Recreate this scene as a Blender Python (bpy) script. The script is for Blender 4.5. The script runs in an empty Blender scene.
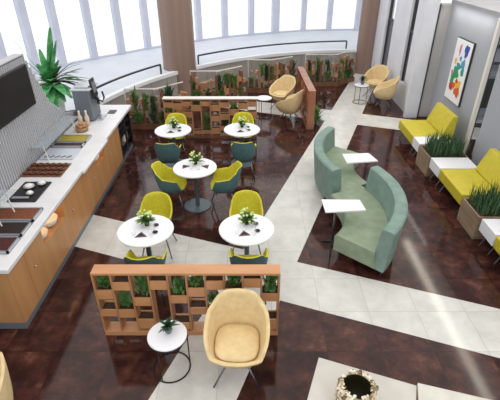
import bpy, bmesh, math, random
from mathutils import Vector, Matrix
PI = math.pi
SC = bpy.context.scene
COL = SC.collection
rnd = random.Random(7)

# ------------------------------------------------------------------ colour / materials
def lin(c):
    o = []
    for v in c[:3]:
        v /= 255.0
        o.append(v/12.92 if v <= 0.04045 else ((v+0.055)/1.055)**2.4)
    return (o[0], o[1], o[2], 1.0)

def new_mat(name):
    m = bpy.data.materials.new(name); m.use_nodes = True
    nt = m.node_tree; nt.nodes.clear()
    out = nt.nodes.new('ShaderNodeOutputMaterial')
    b = nt.nodes.new('ShaderNodeBsdfPrincipled')
    nt.links.new(b.outputs[0], out.inputs[0])
    return m, nt, b, out

def mat(name, c, rough=.5, metal=0., c2=None, scale=8., bump=0., stretch=None, bscale=None, spec=.5, coat=0.):
    m, nt, b, out = new_mat(name)
    b.inputs['Base Color'].default_value = lin(c)
    b.inputs['Roughness'].default_value = rough
    b.inputs['Metallic'].default_value = metal
    b.inputs['Specular IOR Level'].default_value = spec
    b.inputs['Coat Weight'].default_value = coat
    b.inputs['Coat Roughness'].default_value = .15
    if c2 is not None or bump:
        tc = nt.nodes.new('ShaderNodeTexCoord')
        mp = nt.nodes.new('ShaderNodeMapping')
        nt.links.new(tc.outputs['Object'], mp.inputs[0])
        if stretch: mp.inputs['Scale'].default_value = stretch
        nz = nt.nodes.new('ShaderNodeTexNoise')
        nz.inputs['Scale'].default_value = scale
        nz.inputs['Detail'].default_value = 5
        nt.links.new(mp.outputs[0], nz.inputs['Vector'])
        if c2 is not None:
            r = nt.nodes.new('ShaderNodeValToRGB')
            r.color_ramp.elements[0].position = .35; r.color_ramp.elements[1].position = .65
            r.color_ramp.elements[0].color = lin(c); r.color_ramp.elements[1].color = lin(c2)
            nt.links.new(nz.outputs['Fac'], r.inputs[0])
            nt.links.new(r.outputs[0], b.inputs['Base Color'])
        if bump:
            nb = nt.nodes.new('ShaderNodeTexNoise')
            nb.inputs['Scale'].default_value = bscale or scale*6
            nt.links.new(mp.outputs[0], nb.inputs['Vector'])
            bp = nt.nodes.new('ShaderNodeBump'); bp.inputs['Strength'].default_value = bump
            bp.inputs['Distance'].default_value = .01
            nt.links.new(nb.outputs['Fac'], bp.inputs['Height'])
            nt.links.new(bp.outputs[0], b.inputs['Normal'])
    return m

def math_node(nt, op, a, b=None):
    n = nt.nodes.new('ShaderNodeMath'); n.operation = op
    for i, v in enumerate((a, b)):
        if v is None: continue
        if isinstance(v, (int, float)): n.inputs[i].default_value = v
        else: nt.links.new(v, n.inputs[i])
    return n.outputs[0]

def mix_col(nt, f, a, b):
    n = nt.nodes.new('ShaderNodeMix'); n.data_type = 'RGBA'
    for s, v in ((n.inputs['Factor'], f), (n.inputs[6], a), (n.inputs[7], b)):
        if isinstance(v, (int, float)): s.default_value = v
        elif isinstance(v, tuple): s.default_value = v
        else: nt.links.new(v, s)
    return n.outputs[2]

def ramp(nt, f, stops):
    r = nt.nodes.new('ShaderNodeValToRGB')
    e = r.color_ramp.elements
    while len(e) < len(stops): e.new(.5)
    for i, (p, c) in enumerate(stops):
        e[i].position = p; e[i].color = lin(c)
    nt.links.new(f, r.inputs[0])
    return r.outputs[0]

def floor_material():
    m, nt, b, out = new_mat('floor_tiles')
    tc = nt.nodes.new('ShaderNodeTexCoord')
    sx = nt.nodes.new('ShaderNodeSeparateXYZ'); nt.links.new(tc.outputs['Object'], sx.inputs[0])
    X, Y = sx.outputs[0], sx.outputs[1]
    p = math_node(nt, 'ADD', Y, math_node(nt, 'MULTIPLY', X, .373))
    q = math_node(nt, 'SUBTRACT', X, math_node(nt, 'MULTIPLY', Y, .373))
    def band(v, lo, hi): return math_node(nt, 'MULTIPLY', math_node(nt, 'GREATER_THAN', v, lo), math_node(nt, 'LESS_THAN', v, hi))
    s = math_node(nt, 'MAXIMUM', math_node(nt, 'MAXIMUM', band(p, 4.10, 4.97), band(p, 11.08, 11.98)), band(q, -2.0, -1.12))
    # tile grid 0.6 m
    def line(v, off):
        f = math_node(nt, 'FRACT', math_node(nt, 'DIVIDE', math_node(nt, 'ADD', v, off), .6))
        return math_node(nt, 'LESS_THAN', f, .012)
    g = math_node(nt, 'MAXIMUM', line(X, 30.36), line(Y, 30.43))
    # per-tile value
    fx = math_node(nt, 'FLOOR', math_node(nt, 'DIVIDE', math_node(nt, 'ADD', X, 30.36), .6))
    fy = math_node(nt, 'FLOOR', math_node(nt, 'DIVIDE', math_node(nt, 'ADD', Y, 30.43), .6))
    cx = nt.nodes.new('ShaderNodeCombineXYZ'); nt.links.new(fx, cx.inputs[0]); nt.links.new(fy, cx.inputs[1])
    wn = nt.nodes.new('ShaderNodeTexWhiteNoise'); nt.links.new(cx.outputs[0], wn.inputs['Vector'])
    # mottling, shifted from tile to tile
    vadd = nt.nodes.new('ShaderNodeVectorMath'); vadd.operation = 'MULTIPLY_ADD'
    nt.links.new(wn.outputs['Color'], vadd.inputs[0]); vadd.inputs[1].default_value = (9, 9, 9)
    nt.links.new(tc.outputs['Object'], vadd.inputs[2])
    n1 = nt.nodes.new('ShaderNodeTexNoise'); n1.inputs['Scale'].default_value = 3.2; n1.inputs['Detail'].default_value = 7
    n1.inputs['Roughness'].default_value = .68
    nt.links.new(vadd.outputs[0], n1.inputs['Vector'])
    dark = ramp(nt, n1.outputs['Fac'], [(.3, (36, 21, 21)), (.47, (60, 35, 33)), (.6, (88, 52, 44)), (.72, (120, 86, 74))])
    light = ramp(nt, n1.outputs['Fac'], [(.3, (198, 197, 192)), (.7, (224, 223, 218))])
    dark = mix_col(nt, math_node(nt, 'MULTIPLY', wn.outputs['Value'], .3), dark, lin((44, 28, 24)))
    dark = mix_col(nt, math_node(nt, 'MULTIPLY', g, .5), dark, lin((30, 18, 16)))
    light = mix_col(nt, math_node(nt, 'MULTIPLY', g, .45), light, lin((150, 146, 138)))
    col = mix_col(nt, s, dark, light)
    nt.links.new(col, b.inputs['Base Color'])
    b.inputs['Roughness'].default_value = .14
    nt.links.new(math_node(nt, 'ADD', math_node(nt, 'MULTIPLY', n1.outputs['Fac'], .09), .045), b.inputs['Roughness'])
    b.inputs['Specular IOR Level'].default_value = .27
    return m

def slat_material(name, axis, period, c1, c2, fill=.45, rough=.6):
    m, nt, b, out = new_mat(name)
    tc = nt.nodes.new('ShaderNodeTexCoord')
    sx = nt.nodes.new('ShaderNodeSeparateXYZ'); nt.links.new(tc.outputs['Object'], sx.inputs[0])
    f = math_node(nt, 'FRACT', math_node(nt, 'DIVIDE', math_node(nt, 'ADD', sx.outputs[axis], 50.), period))
    k = math_node(nt, 'LESS_THAN', f, fill)
    nt.links.new(mix_col(nt, k, lin(c1), lin(c2)), b.inputs['Base Color'])
    b.inputs['Roughness'].default_value = rough
    return m

def glass_material(name, tint=(1, 1, 1), gl=.08, diff=None):
    m = bpy.data.materials.new(name); m.use_nodes = True
    nt = m.node_tree; nt.nodes.clear()
    out = nt.nodes.new('ShaderNodeOutputMaterial')
    t = nt.nodes.new('ShaderNodeBsdfTransparent'); t.inputs[0].default_value = (*tint, 1)
    g = nt.nodes.new('ShaderNodeBsdfGlossy'); g.inputs['Roughness'].default_value = .05
    mx = nt.nodes.new('ShaderNodeMixShader'); mx.inputs[0].default_value = gl
    nt.links.new(t.outputs[0], mx.inputs[1]); nt.links.new(g.outputs[0], mx.inputs[2])
    last = mx
    if diff:
        d = nt.nodes.new('ShaderNodeBsdfDiffuse'); d.inputs[0].default_value = lin(diff[0])
        m2 = nt.nodes.new('ShaderNodeMixShader'); m2.inputs[0].default_value = diff[1]
        nt.links.new(mx.outputs[0], m2.inputs[1]); nt.links.new(d.outputs[0], m2.inputs[2]); last = m2
    nt.links.new(last.outputs[0], out.inputs[0])
    return m

def emit_material(name, c, s):
    m = bpy.data.materials.new(name); m.use_nodes = True
    nt = m.node_tree; nt.nodes.clear()
    out = nt.nodes.new('ShaderNodeOutputMaterial')
    e = nt.nodes.new('ShaderNodeEmission'); e.inputs[0].default_value = lin(c); e.inputs[1].default_value = s
    nt.links.new(e.outputs[0], out.inputs[0])
    return m

def mosaic_material():
    m, nt, b, out = new_mat('shell_mosaic')
    tc = nt.nodes.new('ShaderNodeTexCoord')
    v = nt.nodes.new('ShaderNodeTexVoronoi'); v.inputs['Scale'].default_value = 34
    nt.links.new(tc.outputs['Object'], v.inputs['Vector'])
    sp = nt.nodes.new('ShaderNodeSeparateColor'); nt.links.new(v.outputs['Color'], sp.inputs[0])
    c = ramp(nt, sp.outputs[0], [(.0, (236, 228, 210)), (.55, (222, 208, 180)), (.75, (150, 128, 84)), (1., (92, 74, 44))])
    nt.links.new(c, b.inputs['Base Color']); b.inputs['Roughness'].default_value = .35
    return m

M = dict(
    floor=floor_material(),
    ceiling=mat('ceiling_paint', (215, 215, 215), .9),
    slat=mat('grey_slats', (184, 185, 190), .6), slatback=mat('slat_backing', (112, 114, 120), .8),
    cladding=slat_material('greige_cladding', 0, .34, (168, 163, 158), (148, 144, 140), .06),
    sill=mat('white_sill', (214, 219, 228), .55, c2=(206, 212, 222), scale=2),
    sill_edge=mat('white_sill_edge', (238, 240, 244), .5),
    mullion=mat('pale_lavender_frame', (206, 210, 224), .5, c2=(198, 202, 218), scale=3),
    rail=mat('dark_rail', (66, 72, 82), .4, .3),
    column=mat('brown_column', (148, 124, 112), .45, c2=(138, 114, 102), scale=5, stretch=(1, 1, .05)),
    wallgrey=mat('cool_grey_paint', (168, 172, 180), .85, c2=(164, 168, 176), scale=2),
    walltaupe=mat('greige_paint', (176, 174, 174), .8, c2=(170, 168, 168), scale=2),
    whitepaint=mat('white_panel', (222, 224, 230), .6, c2=(214, 216, 224), scale=2),
    roof=mat('pale_roof', (168, 169, 174), .9, c2=(160, 161, 167), scale=3),
    darkline=mat('dark_trim', (58, 56, 58), .5),
    darkroom=mat('dark_interior', (84, 86, 92), .7, c2=(120, 122, 126), scale=4),
    black=mat('black_plastic', (22, 22, 24), .35),
    screen=mat('black_screen', (24, 23, 23), .45, spec=.3),
    wood=mat('counter_oak', (204, 152, 102), .4, c2=(190, 138, 88), scale=5, stretch=(1, 1, .12)),
    wood2=mat('orange_oak', (204, 150, 104), .45, c2=(188, 132, 88), scale=6, stretch=(.25, 1, 1), coat=.15),
    wood2v=mat('orange_oak_upright', (190, 138, 96), .45, c2=(172, 120, 80), scale=6, stretch=(1, 1, .2), coat=.15),
    wooddark=mat('brown_oak', (132, 92, 66), .5, c2=(108, 74, 52), scale=6, stretch=(1, 1, .2)),
    woodred=mat('red_brown_oak', (170, 112, 82), .4, c2=(146, 88, 62), scale=5, stretch=(1, .25, .25), coat=.3),
    woodgrey=mat('weathered_oak', (156, 136, 112), .6, c2=(134, 112, 90), scale=7, stretch=(1, .3, 2)),
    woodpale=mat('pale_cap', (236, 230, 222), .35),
    plinth=mat('grey_plinth', (128, 138, 148), .4, .3),
    worktop=mat('white_worktop', (232, 232, 234), .3, c2=(224, 224, 228), scale=4),
    steel=mat('brushed_steel', (196, 200, 206), .3, .8),
    chrome=mat('dark_chrome', (120, 122, 128), .25, .85),
    soil=mat('dark_soil', (52, 38, 30), .9, c2=(76, 56, 40), scale=40, bump=.4),
    yellow=mat('lime_fabric', (206, 198, 52), .8, c2=(190, 182, 40), scale=30, bump=.15, bscale=200),
    teal=mat('teal_fabric', (84, 118, 120), .8, c2=(72, 106, 110), scale=26, bump=.15, bscale=200),
    tan=mat('cream_fabric', (228, 204, 156), .8, c2=(218, 192, 142), scale=14, bump=.15, bscale=160),
    sage=mat('sage_fabric', (132, 148, 124), .75, c2=(146, 160, 136), scale=7, bump=.15, bscale=150),
    sageback=mat('sage_blue_fabric', (116, 140, 132), .75, c2=(130, 153, 143), scale=7, bump=.15, bscale=150),
    mustard=mat('yellow_leather', (202, 188, 52), .5, c2=(192, 178, 44), scale=9, bump=.1, bscale=80),
    tabletop=mat('white_laminate', (236, 237, 242), .3),
    pedestal=mat('blue_grey_metal', (96, 110, 118), .4, .3),
    wire=mat('black_wire', (40, 40, 44), .4, .5),
    leaf=mat('green_leaf', (74, 118, 58), .55, c2=(112, 150, 84), scale=14),
    leaf2=mat('olive_leaf', (104, 140, 72), .55, c2=(70, 98, 44), scale=14),
    leafdark=mat('dark_leaf', (42, 72, 48), .55, c2=(62, 98, 66), scale=14),
    palm=mat('palm_leaf', (50, 132, 76), .4, c2=(118, 190, 126), scale=9),
    palmbrown=mat('dry_frond', (110, 96, 60), .6, c2=(76, 84, 50), scale=9),
    grass=mat('planter_grass', (48, 82, 54), .6, c2=(84, 118, 76), scale=18),
    petal=mat('cream_petal', (226, 234, 168), .6, c2=(160, 200, 96), scale=30),
    napkin=mat('mauve_brown_napkin', (104, 78, 80), .8),
    glass=glass_material('clear_glass'),
    winglass=glass_material('window_glass', (1, 1, 1), .03),
    guard=glass_material('pale_guard_glass', (.95, .97, .98), .1, ((200, 205, 212), .25)),
    whitecer=mat('white_ceramic', (240, 238, 232), .3),
    darkfood=mat('dark_food', (48, 28, 22), .8, c2=(30, 18, 15), scale=40, bump=.5),
    redfood=mat('red_food', (88, 26, 20), .7, c2=(50, 16, 14), scale=40, bump=.5),
    orangefood=mat('orange_food', (138, 74, 32), .6, c2=(100, 48, 20), scale=40, bump=.5),
    greenfood=mat('green_food', (48, 84, 60), .6, c2=(40, 66, 44), scale=50, bump=.5),
    yellowfood=mat('yellow_food', (176, 160, 50), .6, c2=(156, 138, 36), scale=50, bump=.4),
    maroonfood=mat('maroon_food', (66, 30, 34), .6, c2=(46, 20, 24), scale=50, bump=.4),
    choc=mat('chocolate', (112, 58, 32), .4, c2=(76, 36, 20), scale=30),
    caramel=mat('caramel', (150, 84, 44), .4),
    pastry=mat('baked_pastry', (172, 116, 72), .6, c2=(206, 160, 116), scale=26, bump=.4),
    wicker=mat('wicker', (190, 156, 120), .7, c2=(150, 112, 78), scale=60, bump=.5),
    bottle=mat('peach_bottle', (226, 200, 178), .3),
    machine=mat('slate_machine', (112, 120, 128), .4, .2),
    machinetop=mat('pale_machine_top', (190, 196, 204), .4),
    marble=mat('pale_marble', (196, 192, 184), .3, c2=(206, 203, 196), scale=4),
    marble2=mat('veined_marble', (198, 196, 182), .3, c2=(218, 216, 206), scale=5),
    mosaic=mosaic_material(),
    vasein=mat('dark_vase_inside', (58, 54, 34), .5),
    emitline=emit_material('line_lamp', (255, 246, 228), 20.),
    emitwarm=emit_material('warm_led', (255, 200, 140), 3.6),
    canvas=mat('white_canvas', (240, 240, 242), .6),
)
PAINT = {k: mat('paint_'+k, c, .6) for k, c in dict(blue=(40, 74, 160), pink=(206, 130, 170), teal=(40, 150, 150),
         green=(46, 150, 84), yellow=(236, 186, 40), orange=(214, 96, 40), red=(190, 50, 44), sky=(88, 150, 200)).items()}

# ------------------------------------------------------------------ mesh builder
class MB:
    def __init__(s): s.bm = bmesh.new()
    def face(s, pts):
        try: return s.bm.faces.new([s.bm.verts.new(p) for p in pts])
        except ValueError: return None
    def box(s, x0, x1, y0, y1, z0, z1, mtx=None):
        P = [(x0,y0,z0),(x1,y0,z0),(x1,y1,z0),(x0,y1,z0),(x0,y0,z1),(x1,y0,z1),(x1,y1,z1),(x0,y1,z1)]
        if mtx is not None: P = [mtx @ Vector(p) for p in P]
        v = [s.bm.verts.new(p) for p in P]
        for f in ((0,3,2,1),(4,5,6,7),(0,1,5,4),(1,2,6,5),(2,3,7,6),(3,0,4,7)): s.bm.faces.new([v[i] for i in f])
        return s
    def prism(s, poly, z0, z1):
        a = [s.bm.verts.new((x, y, z0)) for x, y in poly]; b = [s.bm.verts.new((x, y, z1)) for x, y in poly]
        n = len(poly); s.bm.faces.new(a[::-1]); s.bm.faces.new(b)
        for i in range(n): s.bm.faces.new([a[i], a[(i+1) % n], b[(i+1) % n], b[i]])
        return s
    def extrude_poly(s, poly, vec):            # 3-D polygon swept along a vector
        vec = Vector(vec)
        a = [s.bm.verts.new(p) for p in poly]; b = [s.bm.verts.new(Vector(p)+vec) for p in poly]
        n = len(poly); s.bm.faces.new(a[::-1]); s.bm.faces.new(b)
        for i in range(n): s.bm.faces.new([a[i], a[(i+1) % n], b[(i+1) % n], b[i]])
        return s
    def grid(s, rows, closed=False, cap0=False, cap1=False):
        R = [[s.bm.verts.new(p) for p in r] for r in rows]
        n = len(R[0])
        for i in range(len(R)-1):
            for j in range(n if closed else n-1):
                k = (j+1) % n
                s.bm.faces.new([R[i][j], R[i][k], R[i+1][k], R[i+1][j]])
        if cap0: s.bm.faces.new(R[0][::-1])
        if cap1: s.bm.faces.new(R[-1])
        return s
    def lathe(s, prof, c=(0, 0, 0), n=32, caps=(True, True)):
        rows = [[(c[0]+r*math.cos(2*PI*k/n), c[1]+r*math.sin(2*PI*k/n), c[2]+z) for k in range(n)] for r, z in prof]
        return s.grid(rows, True, *caps)
    def cyl(s, c, r, z0, z1, n=24): return s.lathe([(r, z0), (r, z1)], (c[0], c[1], 0), n)
    def tube(s, pts, r, n=8, closed=False):
        pts = [Vector(p) for p in pts]; rows = []; N = len(pts)
        ref = Vector((0, 0, 1))
        for i, p in enumerate(pts):
            if closed: d = pts[(i+1) % N]-pts[i-1]
            else: d = pts[min(i+1, N-1)]-pts[max(i-1, 0)]
            d.normalize()
            rf = ref if abs(d.dot(ref)) < .97 else Vector((0, 1, 0))
            u = d.cross(rf).normalized(); w = u.cross(d)
            rr = r[i] if isinstance(r, (list, tuple)) else r
            rows.append([p+rr*(u*math.cos(2*PI*k/n)+w*math.sin(2*PI*k/n)) for k in range(n)])
        if closed: rows.append(rows[0]); return s.grid(rows, True)
        return s.grid(rows, True, True, True)
    def ellipsoid(s, c, r, n=12, m=8):
        rows = [[(c[0]+r[0]*math.sin(PI*i/m)*math.cos(2*PI*k/n), c[1]+r[1]*math.sin(PI*i/m)*math.sin(2*PI*k/n), c[2]-r[2]*math.cos(PI*i/m)) for k in range(n)] for i in range(1, m)]
        return s.grid(rows, True, True, True)
    def leaf(s, base, d, L, w, droop=.3, n=3, pw=1.):
        base = Vector(base); d = Vector(d).normalized()
        side = d.cross(Vector((0, 0, 1)))
        side = side.normalized() if side.length > .05 else Vector((1, 0, 0))
        rows = []
        for i in range(n+1):
            t = i/n
            c = base + d*(L*t) + Vector((0, 0, -droop*L*t*t))
            ww = w*math.sin(PI*min(.97, .12+.86*t))**pw*.5
            up = side.cross(d)*(-.25*ww)
            rows.append([c-side*ww, c+up, c+side*ww])
        return s.grid(rows)
    def build(s, name, m, parent=None, smooth=False, bevel=0., loc=None, merge=True):
        if merge: bmesh.ops.remove_doubles(s.bm, verts=s.bm.verts, dist=1e-5)
        bmesh.ops.recalc_face_normals(s.bm, faces=s.bm.faces)
        me = bpy.data.meshes.new(name); s.bm.to_mesh(me); s.bm.free()
        if smooth:
            for p in me.polygons: p.use_smooth = True
        o = bpy.data.objects.new(name, me); COL.objects.link(o)
        me.materials.append(M[m] if isinstance(m, str) else m)
        if bevel:
            b = o.modifiers.new('bevel', 'BEVEL'); b.width = bevel; b.segments = 2; b.limit_method = 'ANGLE'
        if parent: o.parent = parent
        if loc: o.location = loc
        return o

def tag(o, label, cat, group=None, kind=None):
    o['label'] = label; o['category'] = cat
    if group: o['group'] = group
    if kind: o['kind'] = kind
    return o
def thing(name, label, cat, loc=(0, 0, 0), rz=0., group=None):
    o = bpy.data.objects.new(name, None); COL.objects.link(o)
    o.location = loc; o.rotation_euler = (0, 0, rz); o.empty_display_size = .1
    return tag(o, label, cat, group)
def struct(o):
    o['kind'] = 'structure'; return o
def dup(root, loc, rz, label, group=None):
    r = root.copy(); COL.objects.link(r); r.location = loc; r.rotation_euler = (0, 0, rz)
    r['label'] = label
    if group: r['group'] = group
    for ch in list(root.children):
        c = ch.copy(); COL.objects.link(c); c.parent = r
        for g in list(ch.children):
            d = g.copy(); COL.objects.link(d); d.parent = c
    return r

# ------------------------------------------------------------------ camera
cd = bpy.data.cameras.new('camera'); cam = bpy.data.objects.new('camera', cd); COL.objects.link(cam)
cd.sensor_width = 36; cd.lens = 424/500*36; cd.shift_x = -.004; cd.clip_end = 200
cam.location = (0, 0, 3.9); cam.rotation_euler = (math.radians(90-31.2), 0, 0)
SC.camera = cam

# ------------------------------------------------------------------ setting

# curved parapet with its wide white sill
CC = (3.88, 7.51)
def arc(R, deg): return (CC[0]+R*math.cos(math.radians(deg)), CC[1]+R*math.sin(math.radians(deg)))
A0, A1, NA = 185., 88., 56
degs = [A0+(A1-A0)*i/NA for i in range(NA+1)]
mb = MB(); inner = [arc(7.7, d) for d in degs]; outr = [arc(7.85, d) for d in degs]
mb.prism(inner + outr[::-1], 0, .69)
struct(mb.build('wall_back', 'cladding'))
WIN = [(-7.2,5.2),(-7.05,7.4),(-6.75,9.7),(-6.42,11.25),(-6.07,12.16),(-5.64,12.96),(-4.99,13.86),(-4.3,14.57),(-3.59,15.35),(-1.96,16.76),(-1.03,17.43),(-.02,17.98),(.96,18.42),(2.14,18.89),(3.24,19.05),(4.43,19.13),(6.4,19.15)]
def along(poly, t):
    L = [math.dist(poly[i], poly[i+1]) for i in range(len(poly)-1)]; T = t*sum(L)
    for i, l in enumerate(L):
        if T <= l or i == len(L)-1:
            k = T/l; return (poly[i][0]+(poly[i+1][0]-poly[i][0])*k, poly[i][1]+(poly[i+1][1]-poly[i][1])*k)
        T -= l
PLAN = [(-7.2, -3), (8.5, -3), (8.5, 19.2)] + [(x, y+.05) for x, y in WIN[::-1]]
struct(MB().prism(PLAN, -.1, 0).build('floor', 'floor'))
struct(MB().prism(PLAN, 5, 5.15).build('ceiling', 'ceiling'))
mb = MB()
rows_t = []; rows_b = []
for i, d in enumerate(degs):
    a = arc(7.74, d); b = along(WIN, i/NA)
    b = (b[0]+(b[0]-a[0])*.04, b[1]+(b[1]-a[1])*.04)
    rows_t.append([(a[0], a[1], .69), (a[0], a[1], .75), (b[0], b[1], .75), (b[0], b[1], .69)])
mb.grid(rows_t, True, True, True)
struct(mb.build('trim_1', 'sill'))
mb = MB()
mb.grid([[(*arc(7.66, d), .68), (*arc(7.66, d), .77), (*arc(7.8, d), .77), (*arc(7.8, d), .68)] for d in degs], True, True, True)
struct(mb.build('trim_2', 'sill_edge'))

# window wall: one window per bay, with its mullion, bottom rail and pane
for i in range(len(WIN)-1):
    (x0, y0), (x1, y1) = WIN[i], WIN[i+1]
    a = math.atan2(y1-y0, x1-x0); L = math.hypot(x1-x0, y1-y0)
    mx = Matrix.Translation((x0, y0, 0)) @ Matrix.Rotation(a, 4, 'Z')
    w = .15 if i == 12 else .105
    f = MB().box(-w, w, -.06, .14, .75, 5.0, mx)
    f.box(w, L-.1, -.03, .1, .75, .80, mx); f.box(w, L-.1, -.03, .1, 4.9, 5.0, mx)
    fo = struct(f.build('window_%d' % (i+1), 'mullion', bevel=.008))
    MB().box(w, L-.1, .03, .045, .80, 4.9, mx).build('window_pane', 'winglass', fo)

# handrails on the parapet
def handrail(d0, d1, label):
    t = thing('handrail', label, 'railing', (*arc(7.84, (d0+d1)/2), .77))
    ox, oy, oz = t.location
    ds = [d0+(d1-d0)*i/20 for i in range(21)]
    mb = MB()
    mb.grid([[(*[v-o for v, o in zip(arc(7.82, d), (ox, oy))], .23), (*[v-o for v, o in zip(arc(7.82, d), (ox, oy))], .27),
              (*[v-o for v, o in zip(arc(7.87, d), (ox, oy))], .27), (*[v-o for v, o in zip(arc(7.87, d), (ox, oy))], .23)] for d in ds], True, True, True)
    mb.build('rail_bar', 'rail', t)
    for d in (d0, d1):
        x, y = arc(7.845, d)
        MB().box(x-ox-.022, x-ox+.022, y-oy-.022, y-oy+.022, -.03, .24).build('post', 'rail', t)
handrail(168, 145.0, 'dark curved handrail on the sill left of the wide brown column')
handrail(134.5, 94.5, 'long dark curved handrail on the sill between the two brown columns')

# round columns
for (x, y, r, n) in ((-2.13, 12.75, .475, 'column'), (3.95, 15.2, .34, 'column')):
    mb = MB(); mb.cyl((x, y), r, 0, 5, 48); mb.lathe([(r+.02, 0), (r+.02, .08)], (x, y, 0), 48)
    struct(mb.build(n, 'column', smooth=False))

# slatted partition wall on the left
xs = -3.45
prof = [(xs, 1.5, 0), (xs, 8.75, 0), (xs, 8.75, .97), (xs, 8.2, 1.05), (xs, 7.5, 1.25), (xs, 7.0, 1.62), (xs, 6.56, 2.47), (xs, 1.5, 2.47)]
w_left = struct(MB().extrude_poly(prof, (-.1, 0, 0)).build('wall_left', 'slatback'))
mb = MB()
y = 3.0
while y < 8.7:
    top = 2.47 if y < 6.52 else (2.47-(y-6.56)*1.93 if y < 7 else 1.62-(y-7)*.74 if y < 7.5 else 1.25-(y-7.5)*.28 if y < 8.2 else 1.0)
    mb.box(xs, xs+.018, y, y+.036, 0, top-.02); y += .06
mb.build('slat', 'slat', w_left)
MB().extrude_poly([(xs+.022, 1.5, 2.47), (xs+.022, 6.56, 2.47), (xs+.022, 6.57, 2.485), (xs+.022, 1.5, 2.485)], (-.15, 0, 0)).build('cap', 'slat', w_left)

# right side: white fin wall, pilaster, alcove, doorway, near wall, roof
mb = MB()
for (y0, y1) in ((10.66, 11.42), (11.86, 13.16), (13.92, 14.9)): mb.box(4.1, 4.3, y0, y1, 0, 5)
mb.box(4.1, 4.3, 11.42, 11.86, 0, .62); mb.box(4.1, 4.3, 13.16, 13.92, 0, .4)
mb.box(3.98, 4.3, 10.60, 10.72, 0, 5)
struct(mb.build('wall_right', 'whitepaint'))
for n, (y0, y1, z) in enumerate(((11.42, 11.86, .62), (13.16, 13.92, .4))):
    f = MB().box(4.16, 4.24, y0, y0+.04, z, 5).box(4.16, 4.24, y1-.04, y1, z, 5).box(4.16, 4.24, y0, y1, 1.9, 1.96)
    fo = struct(f.build('window_%d' % (18+n), 'darkline'))
    MB().box(4.2, 4.21, y0+.04, y1-.04, z, 1.9).build('window_pane', mat('smoked_glass', (96, 98, 104), .2), fo)
    MB().box(4.2, 4.21, y0+.04, y1-.04, 1.96, 5).build('window_pane', 'winglass', fo)
struct(MB().box(4.3, 4.33, 10.58, 10.7, 0, 2.72).build('trim_3', 'darkline'))
struct(MB().box(4.33, 4.7, 10.62, 10.78, 0, 2.72).build('wall_alcove_end', 'walltaupe', bevel=.03))
struct(MB().box(4.6, 4.64, 8.45, 10.7, 0, 2.72).build('wall_alcove', 'wallgrey'))
struct(MB().box(4.56, 4.63, 8.36, 8.46, 0, 2.72).build('trim_4', mat('cream_trim', (226, 222, 214), .5), bevel=.008))
struct(MB().box(4.63, 4.65, 8.36, 8.46, 0, 2.72).build('trim_5', 'darkline'))
struct(MB().box(4.45, 4.7, 1.5, 7.78, 0, 2.72).build('wall_near_right', 'wallgrey'))
struct(MB().box(4.6, 8.5, 1.5, 10.72, 2.72, 2.8).build('trim_6', 'roof'))
# opening into the back room: dark shelving stands against its far wall
sh = thing('shelving_unit', 'dark shelving seen through the narrow opening beside the artwork wall', 'shelf', (6.2, 10.4, 0))
MB().box(-1.2, 1.2, -.2, .18, 0, .08).box(-1.2, 1.2, .14, .18, .08, 2.1).box(-1.2, -1.16, -.2, .14, .08, 2.1).box(1.16, 1.2, -.2, .14, .08, 2.1).box(-1.2, 1.2, -.2, .18, 2.1, 2.14).build('carcass', 'wallgrey', sh)
MB().box(-1.15, 1.15, -.21, -.19, .4, 1.12).build('front_panel', 'black', sh)
for z in (.5, .95, 1.4, 1.8): MB().box(-1.16, 1.16, -.18, .14, z, z+.03).build('shelf', 'darkroom', sh)
struct(MB().box(4.72, 4.9, 7.8, 8.3, 0, .35).build('trim_7', mat('beige_threshold', (196, 186, 168), .7)))
struct(MB().box(4.9, 8.5, 10.62, 10.72, 0, 2.72).build('wall_far_right', 'wallgrey'))

# line lamps under the ceiling (only the reflection of one shows, in the polished tiles)
lt = thing('line_lamp', 'long narrow ceiling lamp, seen as the bright streak in the floor on the right', 'lamp', (5.3, 8.6, 4.86))
MB().box(-.13, .13, -3.0, 3.2, .02, .1).build('housing', 'whitepaint', lt)
MB().box(-.11, .11, -3.0, 3.2, 0, .018).build('diffuser', 'emitline', lt)

# ------------------------------------------------------------------ wall screen and artwork
tv = thing('wall_screen', 'black wall screen hanging on the grey slatted wall', 'screen', (xs+.02, 4.9, 2.06))
MB().box(0, .05, -1.58, 1.58, -.31, .30).build('casing', 'black', tv, bevel=.01)
MB().box(.05, .054, -1.56, 1.56, -.29, .28).build('display', 'screen', tv)

art = thing('artwork_panel', 'tall white panel with bright abstract colour blots on grey alcove wall', 'picture', (4.6, 9.48, .8))
MB().box(-.045, 0, -.40, .40, 0, 1.34).build('frame', 'darkline', art)
MB().box(-.052, -.045, -.385, .385, .015, 1.325).build('canvas', 'canvas', art)
BL = [('blue', -.18, 1.14, .10, .13), ('pink', .12, 1.12, .05, .12), ('sky', -.16, .86, .09, .10), ('teal', -.2, .72, .07, .11), ('green', .1, .62, .15, .13),
      ('teal', .02, .78, .12, .07), ('yellow', .22, .86, .05, .07), ('yellow', -.14, .40, .13, .12), ('orange', -.16, .26, .14, .10), ('red', .17, .34, .09, .13),
      ('red', -.05, .48, .06, .05), ('green', .2, .46, .08, .09), ('pink', .26, .60, .05, .06), ('orange', .04, .36, .07, .07), ('sky', .0, .95, .05, .05)]
for i, (c, y, z, ry, rz_) in enumerate(BL):
    pts = []
    for k in range(20):
        a = 2*PI*k/20; j = 1+.16*math.sin(3*a+i)+.1*math.cos(5*a+2*i)
        pts.append((-.0525-.0003*i, y+ry*j*math.cos(a), z+rz_*j*math.sin(a)))
    MB().extrude_poly(pts, (-.001, 0, 0)).build('paint_blot', PAINT[c], art)

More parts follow.
